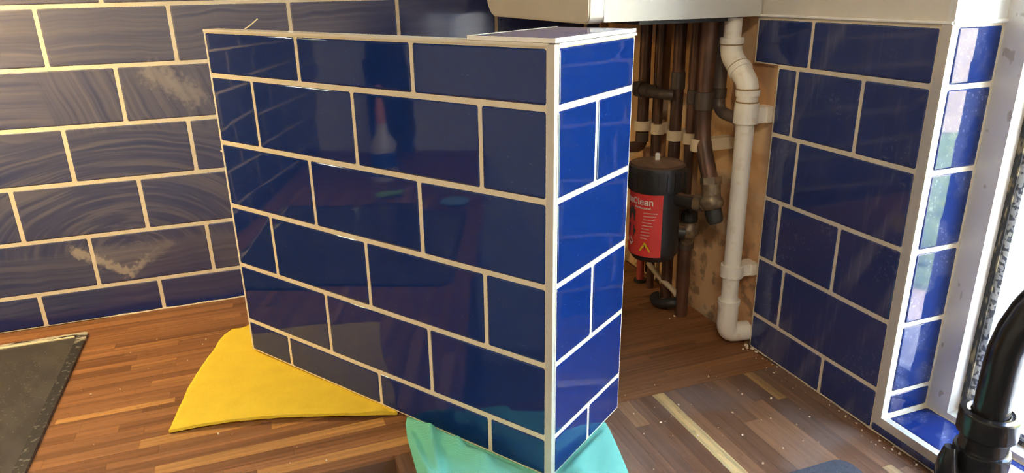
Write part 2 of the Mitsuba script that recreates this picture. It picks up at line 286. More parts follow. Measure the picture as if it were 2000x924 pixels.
obj('wall_right__sealant', tube([(-0.0008, -0.56 - i * 0.016, 0.0008 + 0.0006 * math.sin(i * 1.9)) for i in range(30)], [0.0004 + 0.0009 * abs(math.sin(i * 2.1)) ** 3 for i in range(30)], 6), 'crumb_pale')
# trims round the window opening and above the tiles
obj('wall_right__tile_trim', cat([bx(-0.0016, 0.009, WY1, -0.8175, 0.0135, 0.5365), bx(-0.0016, 0.009, WY0, -0.8176, 0.0135, WZ0)]), 'trim_plastic')
obj('wall_right__trim_edge', cat([bx(-0.0012, 0.008, WY1 - 0.0012, WY1, WZ0 + 0.0012, 0.5365), bx(-0.0012, 0.008, WY0, WY1, WZ0, WZ0 + 0.0012)]), 'trim_plastic')
obj('wall_right__top_bead', cat([tube([(-0.0006, -0.50, 0.5372), (-0.0006, -0.60, 0.5374), (-0.0006, -0.72, 0.5372), (-0.0012, WY1 - 0.001, 0.5374)], 0.0021, 8),
                                 tube([(0.0, WY1 - 0.0008, 0.5376), (0.083, WY1 - 0.0008, 0.5376)], 0.0024, 8)]), 'silicone')
# reveal tiles and the tiled sill
FV = (A3(0, WY1, 0), A3(1, 0, 0), A3(0, 0, 1), A3(0, -1, 0))
obj('wall_right__reveal_grout', cat([bx(0.008, 0.083, WY1 + 0.0009, WY1 + 0.009, 0.016, 0.536)]), 'grout')
zs = [0.5355] + [ZR - k * PZ for k in range(5)] + [WZ0 + 0.001]
for zt, zb in zip(zs, zs[1:]):
    place_tile('wall_right__reveal_tile', CACHE, 0.073 - G, zt - zb - 0.0046, 'tile_reveal', FV, 0.0095 + 0.073 / 2, (zt + zb) / 2)
FS = (A3(0, 0, WZ0), A3(1, 0, 0), A3(0, 1, 0), A3(0, 0, 1))
obj('window_sill', bx(0.008, 0.083, WY0, WY1 + 0.009, 0.016, WZ0 - 0.0009), 'grout'); tag('window_sill', kind='structure')
ys = [WY1 - 0.0005, -0.912, -1.115, -1.318, -1.521, WY0]
for a, b in zip(ys, ys[1:]):
    place_tile('window_sill__tile', CACHE, 0.073 - G, a - b - 0.0042, 'tile_reveal', FS, 0.0095 + 0.073 / 2, (a + b) / 2)

# ------------------------------------------------------------------ the window
def frame_ring(y0, y1, z0, z1, wj, wb, x0, x1):
    """Rectangular ring in the yz plane between x0 and x1: jamb width wj, bottom and top width wb."""
    return cat([bx(x0, x1, y0, y0 + wj, z0, z1), bx(x0, x1, y1 - wj, y1, z0, z1), bx(x0, x1, y0 + wj, y1 - wj, z0, z0 + wb), bx(x0, x1, y0 + wj, y1 - wj, z1 - wb, z1)])
def sloped_ring(y0, y1, z0, z1, wj, wb, xa, xb, back):
    """Glazing bead: from the outer edge at xa it slopes to the inner edge at xb."""
    o = [(y0, z0), (y1, z0), (y1, z1), (y0, z1)]; i = [(y0 + wj, z0 + wb), (y1 - wj, z0 + wb), (y1 - wj, z1 - wb), (y0 + wj, z1 - wb)]
    v = [(xa, *p) for p in o] + [(xb, *p) for p in i] + [(back, *p) for p in i] + [(back, *p) for p in o]; f = []
    for r in (0, 4, 8, 12):
        for k in range(4):
            a, b = r + k, r + (k + 1) % 4; c, d = (b + 4) % 16, (a + 4) % 16
            f += [(a, b, c), (a, c, d)]
    m = trimesh.Trimesh(np.array(v), np.array(f), process=False); m.fix_normals(); return m
obj('window_1', frame_ring(WY0, WY1, 0.012, WZ1, 0.030, 0.020, 0.083, 0.15), 'upvc'); tag('window_1', kind='structure')
for y0, y1 in ((WY0 + 0.030, WY1 - 0.030),):
    z0, z1 = 0.032, WZ1 - 0.020
    obj('window_1__glazing_bead', sloped_ring(y0, y1, z0, z1, 0.0035, 0.0035, 0.0832, 0.0985, 0.12), 'upvc')
    y0, y1, z0, z1 = y0 + 0.0035, y1 - 0.0035, z0 + 0.0035, z1 - 0.0035
    obj('window_1__gasket', frame_ring(y0, y1, z0, z1, 0.0080, 0.007, 0.0980, 0.1005), 'gasket')
    obj('window_1__pane', trimesh.Trimesh([(0.101, y0, z0), (0.101, y1, z0), (0.101, y1, z1), (0.101, y0, z1)], [(0, 1, 2), (0, 2, 3)]), 'pane_glass')
    obj('window_1__spacer_bar', frame_ring(y0, y1, z0, z1, 0.0145, 0.012, 0.104, 0.114), 'spacer_metal')
    obj('window_1__pane', trimesh.Trimesh([(0.119, y0, z0), (0.119, y1, z0), (0.119, y1, z1), (0.119, y0, z1)], [(0, 1, 2), (0, 2, 3)]), 'pane_glass')

# ------------------------------------------------------------------ outside
obj('ground_outside', bx(0.3, 12, -12, 8, -1.1, -1.0), 'paving'); tag('ground_outside', kind='structure')
obj('garden_wall', bx(3.2, 3.5, -9, 5, -1.0, 2.7), 'render_cream'); tag('garden_wall', 'tall pale cream rendered wall outside the window', 'outside wall')
hv = trimesh.creation.icosphere(4, 1.0); hv = trimesh.util.concatenate([hv]); q = hv.vertices
q = q * (0.30, 1.0, 0.42) * (0.8 + 0.5 * meshkit.fbm(q * 4, 4, 2))[:, None]
hv.vertices = q + (2.75, -2.7, -0.60); obj('bush', hv, 'leaf_green', True); tag('bush', 'low green bush in front of the cream garden wall outside', 'bush')

# ------------------------------------------------------------------ worktops
def stave_mesh(x0, x1, y0, y1, z0, z1, tone, seed, along_y):
    b = bx(x0 + 0.00012, x1 - 0.00012, y0 + 0.00012, y1 - 0.00012, z0, z1)
    v = b.vertices[b.faces].reshape(-1, 3); f = np.arange(len(v)).reshape(-1, 3)
    uv = np.tile([tone, seed + (10 if along_y else 0)], (len(v), 1))
    return (v, f), uv
def random_tone(pale): 
    t = rng.random()
    return float(rng.uniform(1.35, 1.9)) if t < pale else float(np.clip(rng.normal(0.5, 0.28), 0, 1.05))
def worktop(name, lo, hi, c0, c1, width, along_y, special, pale, holes=()):
    """Staves of the given width in rows across c0..c1, each row cut into random lengths between lo and hi; special = (row coordinate, start, end, tone)."""
    rows = int(round((c1 - c0) / width)); ws = rng.uniform(0.72, 1.28, rows); ed = c0 + (c1 - c0) * np.r_[0, np.cumsum(ws) / ws.sum()]
    for a, b in zip(ed, ed[1:]):
        mid = (a + b) / 2
        end = lo
        for h0, h1, hl in holes:
            if h0 < mid < h1: end = max(end, hl)
        marks = sorted((s for s in special if a <= s[0] < b), key=lambda s: s[1])
        segs, p = [], end
        def fill(p, to):
            first = True
            while to - p > 1e-6:
                l = rng.uniform(0.14, 0.42) * (rng.uniform(0.3, 1) if first else 1); first = False
                if to - p - l < 0.06: l = to - p
                segs.append((p, p + l, random_tone(pale))); p += l
        for _, s, e, tone in marks:
            if e <= p: continue
            fill(p, max(s, p)); segs.append((max(s, p), min(e, hi), tone)); p = min(e, hi)
        fill(p, hi)
        for s, e, tone in segs:
            m, uv = stave_mesh(*((a, b, s, e) if along_y else (s, e, a, b)), -0.006, 0.0, tone, float(rng.random()), along_y)
            obj(name + '__stave', m, 'stave_wood', uv=uv)
SPL = [(-0.375, -1.075, -0.915, 1.8), (-0.418, -1.04, -0.985, 0.8), (-0.474, -0.952, -0.80, 1.7), (-0.549, -0.926, -0.625, 1.75), (-0.305, -0.906, -0.84, 1.7), (-0.312, -0.955, -0.80, 1.3),
       (-0.240, -0.993, -0.923, 1.25), (-0.151, -1.03, -0.82, 1.2), (-0.146, -1.30, -1.03, 1.0), (-0.606, -0.80, -0.50, 1.75), (-0.090, -0.871, -0.82, 1.2)]
worktop('worktop', -1.9, -0.004, -0.630, -0.002, 0.0175, False, SPL + [], 0.03)
obj('worktop__core', bx(-2.4, -0.004, -0.6295, -0.002, -0.038, -0.006), 'dark_core')
scene['worktop__core']['to_world'] = LIFT
obj('worktop__stave', stave_mesh(-2.4, -1.9, -0.630, -0.002, -0.006, 0.0, 0.5, 0.3, False)[0], 'stave_wood', uv=stave_mesh(-2.4, -1.9, -0.630, -0.002, -0.006, 0.0, 0.5, 0.3, False)[1])
tag('worktop', 'brown wooden stave worktop running along the back wall beside the hob', 'worktop')
SPR = [(-0.2215, -0.86, -0.6305, 2.0), (-0.2215, -1.2, -0.86, 1.9), (-0.057, -0.711, -0.6305, 1.42), (-0.290, -0.694, -0.6305, 1.22), (-0.050, -1.0, -0.884, 1.4), (-0.124, -0.86, -0.6305, 0.9), (-0.20, -0.80, -0.6305, 0.8), (-0.18, -0.74, -0.6305, 0.2), (-0.25, -0.90, -0.6305, 0.15)]
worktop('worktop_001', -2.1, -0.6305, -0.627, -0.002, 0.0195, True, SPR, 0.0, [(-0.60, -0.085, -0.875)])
obj('worktop_001__core', cat([bx(-0.6265, -0.002, -0.875, -0.6305, -0.038, -0.006), bx(-0.6265, -0.60, -2.1, -0.875, -0.038, -0.006), bx(-0.085, -0.002, -2.1, -0.875, -0.038, -0.006)]), 'dark_core')
tag('worktop_001', 'brown wooden stave worktop under the window, joined to the other at a seam', 'worktop')
# base cupboards below
for nm, b, lb in (('base_cupboard', (-2.35, -0.02, -0.59, -0.01, -0.9, -0.0385), 'dark base cupboard under the worktop along the back wall'), ('base_cupboard_001', (-0.59, -0.02, -2.1, -0.595, -0.9, -0.24), 'dark base cupboard under the worktop by the window')):
    obj(nm + '__carcass', bx(*b), 'cupboard'); tag(nm, lb, 'cupboard')

# ------------------------------------------------------------------ hob
def rrect(x0, x1, y0, y1, r): return sbox(x0 + r, y0 + r, x1 - r, y1 - r).buffer(r, quad_segs=5)
HX0, HX1, HY0, HY1 = -1.665, -1.083, -0.585, -0.066
fr = rrect(HX0, HX1, HY0, HY1, 0.008)
inner = sbox(HX0 + 0.012, HY0 + 0.012, HX1 - 0.016, HY1 - 0.013)
fm = extr(fr.difference(inner), 0.0055, 0.0002)
obj('hob__frame', fm, 'hob_frame'); obj('hob__glass', bx(HX0 + 0.0125, HX1 - 0.0165, HY0 + 0.0125, HY1 - 0.0135, 0.0003, 0.0042), 'hob_glass')
obj('hob__edge_strip', bx(HX0 + 0.02, HX1 - 0.020, HY1 - 0.0165, HY1 - 0.0128, 0.0043, 0.0062), 'spacer_cream')
obj('hob__control_knob', lathe([(0, 0.022), (0.015, 0.022), (0.018, 0.018), (0.019, 0.0044)], -1.58, -0.29, 20), 'metal_hood', 30)
for x, y in ((-1.54, -0.404), (-1.28, -0.18), (-1.268, -0.345), (-1.30, -0.40)):
    pass
tag('hob', 'black framed hob set in the worktop by the back wall, smeared with white dust', 'hob')

# ------------------------------------------------------------------ cooker hood, and a ceiling lamp added as fill light
obj('cooker_hood__canopy', cat([bx(-1.68, -1.08, -0.48, -0.0085, 0.72, 0.76), bx(-1.50, -1.26, -0.30, -0.0085, 0.76, 1.5)]), 'metal_hood'); tag('cooker_hood', 'steel cooker hood over the hob', 'cooker hood')
for x in (-1.50, -1.22):
    m = trimesh.creation.cylinder(0.035, 0.006, sections=24); m.apply_translation((x, -0.22, 0.7165))
    k = obj('cooker_hood__lamp', m, 'paint_ceiling'); scene[k]['emitter'] = {'type': 'area', 'radiance': {'type': 'rgb', 'value': [HOOD * 1.0, HOOD * 0.71, HOOD * 0.32]}}
obj('ceiling_fill_lamp__rim', lathe([(0.17, 1.4999), (0.175, 1.47), (0.165, 1.46), (0.16, 1.4999)], -1.15, -2.15, 32), 'paint_ceiling')
m = trimesh.creation.cylinder(0.158, 0.02, sections=32); m.apply_translation((-1.15, -2.15, 1.468))
obj('ceiling_fill_lamp__diffuser', m, 'paint_ceiling'); scene['ceiling_fill_lamp__diffuser']['emitter'] = {'type': 'area', 'radiance': {'type': 'rgb', 'value': [CEIL_FILL, CEIL_FILL * 0.84, CEIL_FILL * 0.65]}}
tag('ceiling_fill_lamp', 'added round ceiling lamp, out of view, for fill light', 'lamp')

# ------------------------------------------------------------------ boiler on the right wall
def yz_extrude(poly, x0, x1):
    """Extrudes a polygon given in (y, z) from x0 to x1."""
    m = trimesh.creation.extrude_polygon(poly, x1 - x0, engine='earcut'); v = m.vertices.copy()
    m.vertices = np.c_[x0 + v[:, 2], v[:, 0], v[:, 1]]; return m
def cover_poly(i=0.0):
    y0, y1, z0, z1 = -0.51 + i, -0.056 - i, 0.5345 + i, 1.28 - i
    a = sbox(y0, z0, y1, z1); R, r = 0.05 - i, 0.012 - i
    cut = sbox(y1 - R, z0, y1, z0 + R).difference(Point(y1 - R, z0 + R).buffer(R, quad_segs=10))
    cut2 = sbox(y0, z0, y0 + r, z0 + r).difference(Point(y0 + r, z0 + r).buffer(r, quad_segs=6))
    return a.difference(cut).difference(cut2)
obj('boiler__case', bx(-0.2668, -0.001 - 0.0005, -0.5085, -0.058, 0.5365, 1.28), 'boiler_white_dimmed')
obj('boiler__front_cover', cat([yz_extrude(cover_poly(0.0), -0.2885, -0.2690), yz_extrude(cover_poly(0.0022), -0.2908, -0.2885), yz_extrude(cover_poly(0.002), -0.2690, -0.2669)]), 'boiler_white')
obj('boiler__pipe_tray', bx(-0.2, -0.02, -0.49, -0.08, 0.530, 0.5364), 'rubber_black')
tag('boiler', 'white wall hung boiler with a rounded lower corner above the pipes', 'boiler')

# ------------------------------------------------------------------ the tiled pipe boxing that stands loose on the worktop
ROT = np.array([[0.5764, 0.8172, 0.0066], [-0.8171, 0.5764, -0.0078], [-0.0102, -0.0009, 0.99995]])
u_, s_, v_ = np.linalg.svd(ROT); ROT = u_ @ v_
BC = A3(-0.4504, -0.7582, 0.4653)
def local(m):
    v = np.array(m.vertices) @ ROT.T + BC; m = m.copy(); m.vertices = v; return m
BOT, TOP = -0.4610, 0.0635
B = 'pipe_boxing'
obj(B + '__front_panel', local(bx(-0.5985, -0.0015, 0.0085, 0.0245, BOT, TOP - 0.002)), 'board')
obj(B + '__side_panel', local(bx(-0.0245, -0.0085, 0.0247, 0.1865, BOT, TOP - 0.002)), 'board')
obj(B + '__front_panel__grout', local(bx(-0.5988, -0.0085, 0.0010, 0.0084, BOT, TOP - 0.001)), 'grout')
obj(B + '__side_panel__grout', local(bx(-0.0084, -0.0010, 0.0086, 0.1868, BOT, TOP - 0.001)), 'grout')
FF = (BC, ROT[:, 0], ROT[:, 2], -ROT[:, 1])
FD = (BC, ROT[:, 1], ROT[:, 2], ROT[:, 0])
E0, E1 = -0.5985 - G / 2 + 0.0004, -0.0085 + G / 2 - 0.0006
fj = [[-0.3975, -0.1944], [-0.5028, -0.2997, -0.0966], [-0.3962, -0.1940], [-0.5021, -0.2985, -0.0957], [-0.3939, -0.1918], [-0.4968, -0.2939, -0.0945]]
zl = [TOP + 0.0002, 0.0, -PZ, -2 * PZ, -3 * PZ, -4 * PZ, BOT - G / 2]
for r, j in enumerate(fj):
    c = [E0] + j + [E1]
    for a, b in zip(c, c[1:]):
        place_tile(B + '__front_panel__tile', CACHE, b - a - G - 0.0008, zl[r] - zl[r + 1] - G - 0.0021, 'tile_clean', FF, (a + b) / 2, (zl[r] + zl[r + 1]) / 2)
for r in range(6):
    c = [0.0070, 0.1880] if r % 2 == 0 else [0.0070, 0.0960, 0.1880]
    for a, b in zip(c, c[1:]):
        place_tile(B + '__side_panel__tile', CACHE, b - a - G - 0.0006, zl[r] - zl[r + 1] - G - 0.0021, 'tile_clean', FD, (a + b) / 2, (zl[r] + zl[r + 1]) / 2)
obj(B + '__corner_trim', local(bx(-0.0088, 0.0006, -0.0006, 0.0055, BOT - 0.0004, TOP + 0.0012)), 'trim_plastic')
obj(B + '__corner_trim__white_edge', local(bx(-0.004, 0.0010, 0.0056, 0.0078, BOT - 0.0002, TOP + 0.0008)), 'trim_plastic')
obj(B + '__top_trim', local(cat([bx(-0.600, -0.0089, -0.0004, 0.0245, TOP - 0.0012, TOP + 0.0024), bx(-0.600, -0.0089, -0.0009, 0.004, TOP - 0.0005, TOP + 0.0010)])), 'trim_cream')
obj(B + '__top_trim', local(cat([bx(-0.0245, 0.0012, 0.0080, 0.1890, TOP - 0.0012, TOP + 0.0022)])), 'trim_white')
obj(B + '__end_trim', local(bx(-0.6002, -0.5987, 0.0004, 0.0240, BOT, TOP - 0.0014)), 'trim_white')
LX0, LX1, LY0, LY1, LZ = -0.112, 0.0, 0.0015, 0.1885, TOP + 0.0068
obj(B + '__top_ledge', local(bx(LX0 + 0.001, LX1 - 0.001, LY0 + 0.0265, LY1 - 0.001, TOP - 0.012, TOP - 0.0013)), 'board')
obj(B + '__top_ledge__grout', local(bx(LX0 + 0.001, LX1 - 0.001, LY0 + 0.0012, LY1 - 0.001, TOP + 0.0026, LZ - 0.0008)), 'grout')
FT = (BC + ROT[:, 2] * LZ, ROT[:, 0], ROT[:, 1], ROT[:, 2])
for a, b in ((LY0 + 0.0018, 0.104), (0.104, LY1 - 0.0018)):
    place_tile(B + '__top_ledge__tile', CACHE, LX1 - LX0 - 0.006, b - a - 0.002, 'tile_clean', FT, (LX0 + LX1) / 2, (a + b) / 2, t=0.0035, r=0.0012)
obj(B + '__top_ledge__edge_trim', local(cat([bx(LX0, LX1, LY0, LY0 + 0.0021, TOP + 0.0027, LZ + 0.0004), bx(LX1 - 0.0026, LX1, LY0 + 0.0021, LY1, TOP + 0.0027, LZ + 0.0004), bx(LX0, LX0 + 0.002, LY0 + 0.0021, LY1, TOP + 0.0027, LZ + 0.0004)])), 'trim_white')
def blob(c, r, seed=1):
    m = trimesh.creation.icosphere(2, 1.0); m.vertices = m.vertices * r * (0.75 + 0.5 * meshkit.fbm(m.vertices * 1.7 + seed, 2, seed))[:, None] + np.array(c); return m
for i, (y, z, r) in enumerate(((0.1885, -0.305, (0.001, 0.0012, 0.004)), (0.1888, -0.375, (0.0012, 0.0012, 0.0045)), (0.187, -0.430, (0.001, 0.002, 0.002)))):
    obj(B + '__adhesive_blob', local(blob((-0.004, y, z), r, i)), 'silicone', True)
obj(B + '__adhesive_blob', local(blob((-0.405, 0.001, TOP + 0.0032), (0.004, 0.002, 0.0018), 5)), 'silicone', True)
tag(B, 'tall box clad in glossy navy brick tiles, standing loose on two cloths', 'boxing')
labels[B + '__corner_trim'] = {'label': 'grey plastic corner strip'}
# tile spacers and a splinter left on the box
sp = cat([bx(-0.006, 0.006, -0.001, 0.001, -0.0009, 0.0009), bx(-0.0009, 0.0009, -0.001, 0.001, -0.009, 0.009)])
for i, (x, z, a) in enumerate(((-0.6062, -0.118, 0.1),)):
    m = sp.copy(); m.apply_transform(trimesh.transformations.rotation_matrix(a, (0, 1, 0))); m.apply_translation((x, 0.006, z))
    obj('tile_spacer', local(m), 'spacer_cream'); tag('tile_spacer', 'small cream plastic tile spacer stuck to the left edge of the tiled box', 'tile spacer')
obj('splinter', local(tube([(-0.518, 0.012, TOP + 0.0036), (-0.506, 0.014, TOP + 0.009), (-0.494, 0.018, TOP + 0.0175)], [0.0008, 0.0009, 0.0011], 6)), 'spacer_cream'); tag('splinter', 'thin pale sliver lying across the top edge of the tiled box', 'splinter')

# ------------------------------------------------------------------ cloths under the box
FOOT = Polygon([tuple((ROT @ A3(x, y, BOT) + BC)[:2]) for x, y in ((-0.602, -0.003), (0.003, -0.003), (0.003, 0.192), (-0.03, 0.192), (-0.03, 0.03), (-0.602, 0.03))])
def foot_z(x, y):
    """Height of the underside of the box over (x, y)."""
    l = ROT.T @ (A3(x, y, 0) - A3(BC[0], BC[1], 0)); return (ROT @ A3(l[0], l[1], BOT) + BC)[2]
def cloth(poly, hf, step=0.004, base=0.0004):
    P = []
    x0, y0, x1, y1 = poly.bounds
    inner = poly.buffer(-step * 0.6)
    gx, gy = np.meshgrid(np.arange(x0, x1, step), np.arange(y0, y1, step))
    gx = gx + (np.arange(gx.shape[0]) % 2)[:, None] * step / 2
    import shapely
    pts = np.c_[gx.ravel(), gy.ravel()]; pts = pts[shapely.contains_xy(inner, pts[:, 0], pts[:, 1])]
    n = int(poly.exterior.length / step); bd = np.array([poly.exterior.interpolate(i / n, normalized=True).coords[0] for i in range(n)])
    allp = np.vstack([bd, pts]); tri = Delaunay(allp).simplices; c = allp[tri].mean(1); tri = tri[shapely.contains_xy(poly, c[:, 0], c[:, 1])]
    a = allp[tri]; ar = np.cross(a[:, 1] - a[:, 0], a[:, 2] - a[:, 0]); tri[ar < 0] = tri[ar < 0][:, ::-1]
    top = np.array([hf(x, y, poly.exterior.distance(Point(x, y))) for x, y in allp])
    dist = np.array([FOOT.distance(Point(x, y)) for x, y in allp])
    lim = np.array([max(foot_z(x, y), 0.0016) - 0.0009 for x, y in allp])
    top = np.where(dist < 0.0018, np.minimum(top, lim), np.minimum(top, lim + (dist - 0.0018) * 1.6))
    low = np.maximum(base, top - 0.0045)
    low = np.minimum(low, top - 0.0003)
    V = np.vstack([np.c_[allp, top], np.c_[allp, low]]); N = len(allp)
    F = [tri, tri[:, ::-1] + N]
    side = []
    for i in range(n):
        j = (i + 1) % n; side += [(i, j + N, j), (i, i + N, j + N)]
    m = trimesh.Trimesh(V, np.vstack(F + [np.array(side)]), process=False); m.fix_normals(); return m
yel = Polygon([(-0.915, -0.464), (-0.912, -0.455), (-0.897, -0.352), (-0.880, -0.285), (-0.864, -0.236), (-0.855, -0.200), (-0.846, -0.176), (-0.833, -0.160), (-0.820, -0.163), (-0.810, -0.160), (-0.798, -0.148), (-0.76, -0.16),
               (-0.70, -0.22), (-0.62, -0.38), (-0.600, -0.52), (-0.604, -0.540), (-0.66, -0.529), (-0.72, -0.508), (-0.76, -0.495), (-0.81, -0.483), (-0.86, -0.472)])
def yel_h(x, y, e):
    h = 0.0036 + 0.0035 * float(meshkit.fbm(np.array([x * 14, y * 14, 1.0]), 3, 4)) + 0.0007 * float(meshkit.noise(np.array([x * 90, y * 90, 2.0]), 3))
    t = (x + 0.915) / 0.31; near = (y + 0.464 + 0.25 * (x + 0.915) * 1.0)
    h += 0.0065 * math.exp(-(e / 0.018) ** 2) * (1 if y < -0.40 else 0.25) * min(1, max(0, (x + 0.93) / 0.1)) * (1 if x < -0.62 else 0.4)
    return h
m = cloth(yel, yel_h); obj('cleaning_cloth', m, 'cloth_yellow', 60); tag('cleaning_cloth', 'yellow microfibre cloth spread in a triangle under the left end of the tiled box', 'cloth')
tur = Polygon([(-0.592, -0.549), (-0.598, -0.566), (-0.603, -0.60), (-0.605, -0.64), (-0.608, -0.70), (-0.604, -0.76), (-0.585, -0.82), (-0.54, -0.872), (-0.48, -0.895), (-0.42, -0.885), (-0.378, -0.845), (-0.358, -0.785), (-0.346, -0.735),
               (-0.336, -0.690), (-0.333, -0.668), (-0.36, -0.655), (-0.42, -0.66), (-0.50, -0.62), (-0.56, -0.56)])
def tur_h(x, y, e):
    h = 0.0045 + 0.007 * float(meshkit.fbm(np.array([x * 11, y * 11, 7.0]), 3, 9)) * min(1, e / 0.03)
    for (ax, ay), (bx_, by), hh, w in (((-0.590, -0.575), (-0.574, -0.625), 0.017, 0.0065), ((-0.574, -0.625), (-0.585, -0.70), 0.010, 0.009), ((-0.570, -0.60), (-0.545, -0.66), 0.014, 0.007), ((-0.600, -0.60), (-0.598, -0.70), 0.012, 0.006), ((-0.545, -0.66), (-0.52, -0.70), 0.008, 0.010), ((-0.53, -0.70), (-0.50, -0.80), 0.008, 0.02), ((-0.40, -0.70), (-0.43, -0.80), 0.008, 0.02)):
        d = LineString([(ax, ay), (bx_, by)]).distance(Point(x, y)); h += hh * math.exp(-(d / w) ** 2)
    return h * (0.45 + 0.55 * min(1, e / 0.012))
m = cloth(tur, tur_h); obj('cleaning_cloth_001', m, 'cloth_turquoise', 60); tag('cleaning_cloth_001', 'rumpled turquoise ribbed cloth under the near corner of the tiled box', 'cloth')

# ------------------------------------------------------------------ pipes on the right wall
def pipe(label, pts, r, m, rad=0.03, cat_='pipe', rings=(), group=None):
    k = key_for('pipe'); pts = bend(pts, rad); obj(k, tube(pts, r, 18), m, 50)
    for c, rr, h, d in rings:
        c = np.array(c, float); d = np.array(d, float); obj(k + '__fitting', tube([c - d * h / 2, c - d * h * 0.46, c + d * h * 0.46, c + d * h / 2], [rr * 0.9, rr, rr, rr * 0.9], 18), 'brass_dark', 40)
    tag(k, label, cat_, group); return k
Z = (0, 0, 1)
pipe('stout copper pipe furthest along the wall, with an elbow above the filter', [(-0.035, -0.232, 0.535), (-0.035, -0.232, 0.285), (-0.035, -0.165, 0.270)], 0.011, 'copper', 0.02, rings=[((-0.035, -0.232, 0.305), 0.0128, 0.02, Z)])
pipe('thin copper pipe set back between the two stout pipes furthest from the window', [(-0.014, -0.243, 0.535), (-0.014, -0.243, 0.02)], 0.0065, 'copper')
pipe('slim dark copper pipe, second clip from the far end', [(-0.030, -0.279, 0.535), (-0.030, -0.279, 0.0)], 0.0078, 'copper', rings=[])
pipe('stout copper pipe with a soldered joint, third clip from the far end', [(-0.034, -0.345, 0.535), (-0.034, -0.345, 0.0)], 0.0108, 'copper', rings=[((-0.034, -0.345, 0.425), 0.0126, 0.03, Z)])
pipe('thin copper pipe set back behind the stout jointed pipe', [(-0.013, -0.316, 0.535), (-0.013, -0.316, 0.02)], 0.0065, 'copper')
pipe('slim blackened pipe running down behind the filter valves', [(-0.024, -0.378, 0.535), (-0.024, -0.378, 0.0)], 0.0082, 'copper', rings=[((-0.024, -0.378, 0.40), 0.0100, 0.025, Z)])
pipe('thick dull copper pipe that runs down to the upper filter valve', [(-0.052, -0.452, 0.535), (-0.052, -0.452, 0.345), (-0.0572, -0.4905, 0.281)], 0.0132, 'copper', 0.03, rings=[((-0.052, -0.452, 0.405), 0.0150, 0.03, Z)])
pipe('grey pipe that turns sideways behind the white waste pipe', [(-0.020, -0.447, 0.535), (-0.020, -0.447, 0.385), (-0.020, -0.507, 0.380)], 0.0098, 'dull_pipe', 0.02, rings=[((-0.020, -0.447, 0.415), 0.0112, 0.016, Z)])
k = pipe('dark horizontal pipe with a hexagonal nut crossing in front of the copper pipes', [(-0.060, -0.205, 0.402), (-0.060, -0.345, 0.402), (-0.048, -0.352, 0.402)], 0.0092, 'brass_dark', 0.008)
hx = trimesh.creation.cylinder(0.0155, 0.022, sections=6); hx.apply_transform(trimesh.transformations.rotation_matrix(math.pi / 2, (1, 0, 0))); hx.apply_translation((-0.060, -0.262, 0.402)); obj(k + '__nut', hx, 'brass_dark')
obj(k + '__collar', tube([(-0.060, -0.275, 0.402), (-0.060, -0.300, 0.402)], 0.0125, 16), 'brass_dark', 40)
k = pipe('short red painted pipe standing on the worktop under the filter', [(-0.032, -0.243, 0.0), (-0.032, -0.243, 0.19)], 0.0078, 'red_pipe', rings=[])
obj(k + '__sleeve', tube([(-0.032, -0.243, 0.0002), (-0.032, -0.243, 0.006)], 0.013, 16), 'rubber_black', 40)
k = pipe('brown copper pipe dropping from the lower filter valve to the worktop', [(-0.042, -0.412, 0.155), (-0.042, -0.412, 0.0)], 0.0112, 'copper', rings=[((-0.042, -0.412, 0.145), 0.0145, 0.022, Z)])
pipe('cream plastic pipe bent low behind the filter towards a black elbow', [(-0.045, -0.293, 0.062), (-0.040, -0.325, 0.044), (-0.042, -0.393, 0.036), (-0.036, -0.396, 0.006)], 0.0052, 'clip_cream', 0.01)
a = np.linspace(-0.3, math.pi + 0.25, 16)
k = obj('rubber_elbow', tube([(-0.052 + 0.012 * math.cos(t) * 0 - 0.014 * math.sin(t), -0.372 - 0.030 * math.cos(t), 0.011 + 0.012 * max(0, math.cos(t)) ) for t in a], 0.0095, 14), 'rubber_black', 50); tag('rubber_elbow', 'curved black rubber pipe lying on the worktop below the filter', 'pipe')
obj('rubber_elbow__inlay', tube([(-0.048, -0.355, 0.006), (-0.048, -0.385, 0.006)], 0.0065, 10), 'brass', 50)
# wall clips that hold the pipes
def clip(label, x, y, z, r, w=0.004, h=0.018, m='clip_cream', arm=0.011):
    p = unary_union([Point(x, y).buffer(r + w, quad_segs=8), sbox(x, y - r * 0.75, 0.0085, y + r * 0.75), sbox(-0.004, y - arm, 0.0085, y + arm)]).difference(Point(x, y).buffer(r + 0.0002, quad_segs=8))
    k = obj('pipe_clip', extr(p, h, z - h / 2), m); tag(k, label, 'pipe clip')
clip('cream pipe clip round the stout pipe at the far end of the row', -0.035, -0.232, 0.327, 0.0128)
clip('cream pipe clip, second from the far end, round a slim dark pipe', -0.030, -0.279, 0.328, 0.0078, 0.005, 0.019)
clip('cream pipe clip, middle of the five, round a stout copper pipe', -0.034, -0.345, 0.328, 0.0108)
p4 = unary_union([Point(-0.024, -0.378).buffer(0.0128, quad_segs=8), sbox(-0.024, -0.388, 0.0085, -0.372)]).difference(Point(-0.024, -0.378).buffer(0.0084, quad_segs=8))
k = obj('pipe_clip', extr(p4, 0.019, 0.318), 'clip_cream'); tag(k, 'cream pipe clip round the slim blackened pipe above the filter valves', 'pipe clip')
clip('cream pipe clip nearest the white waste pipe, round the thick dull pipe', -0.052, -0.4515, 0.333, 0.0134, 0.004, 0.020)
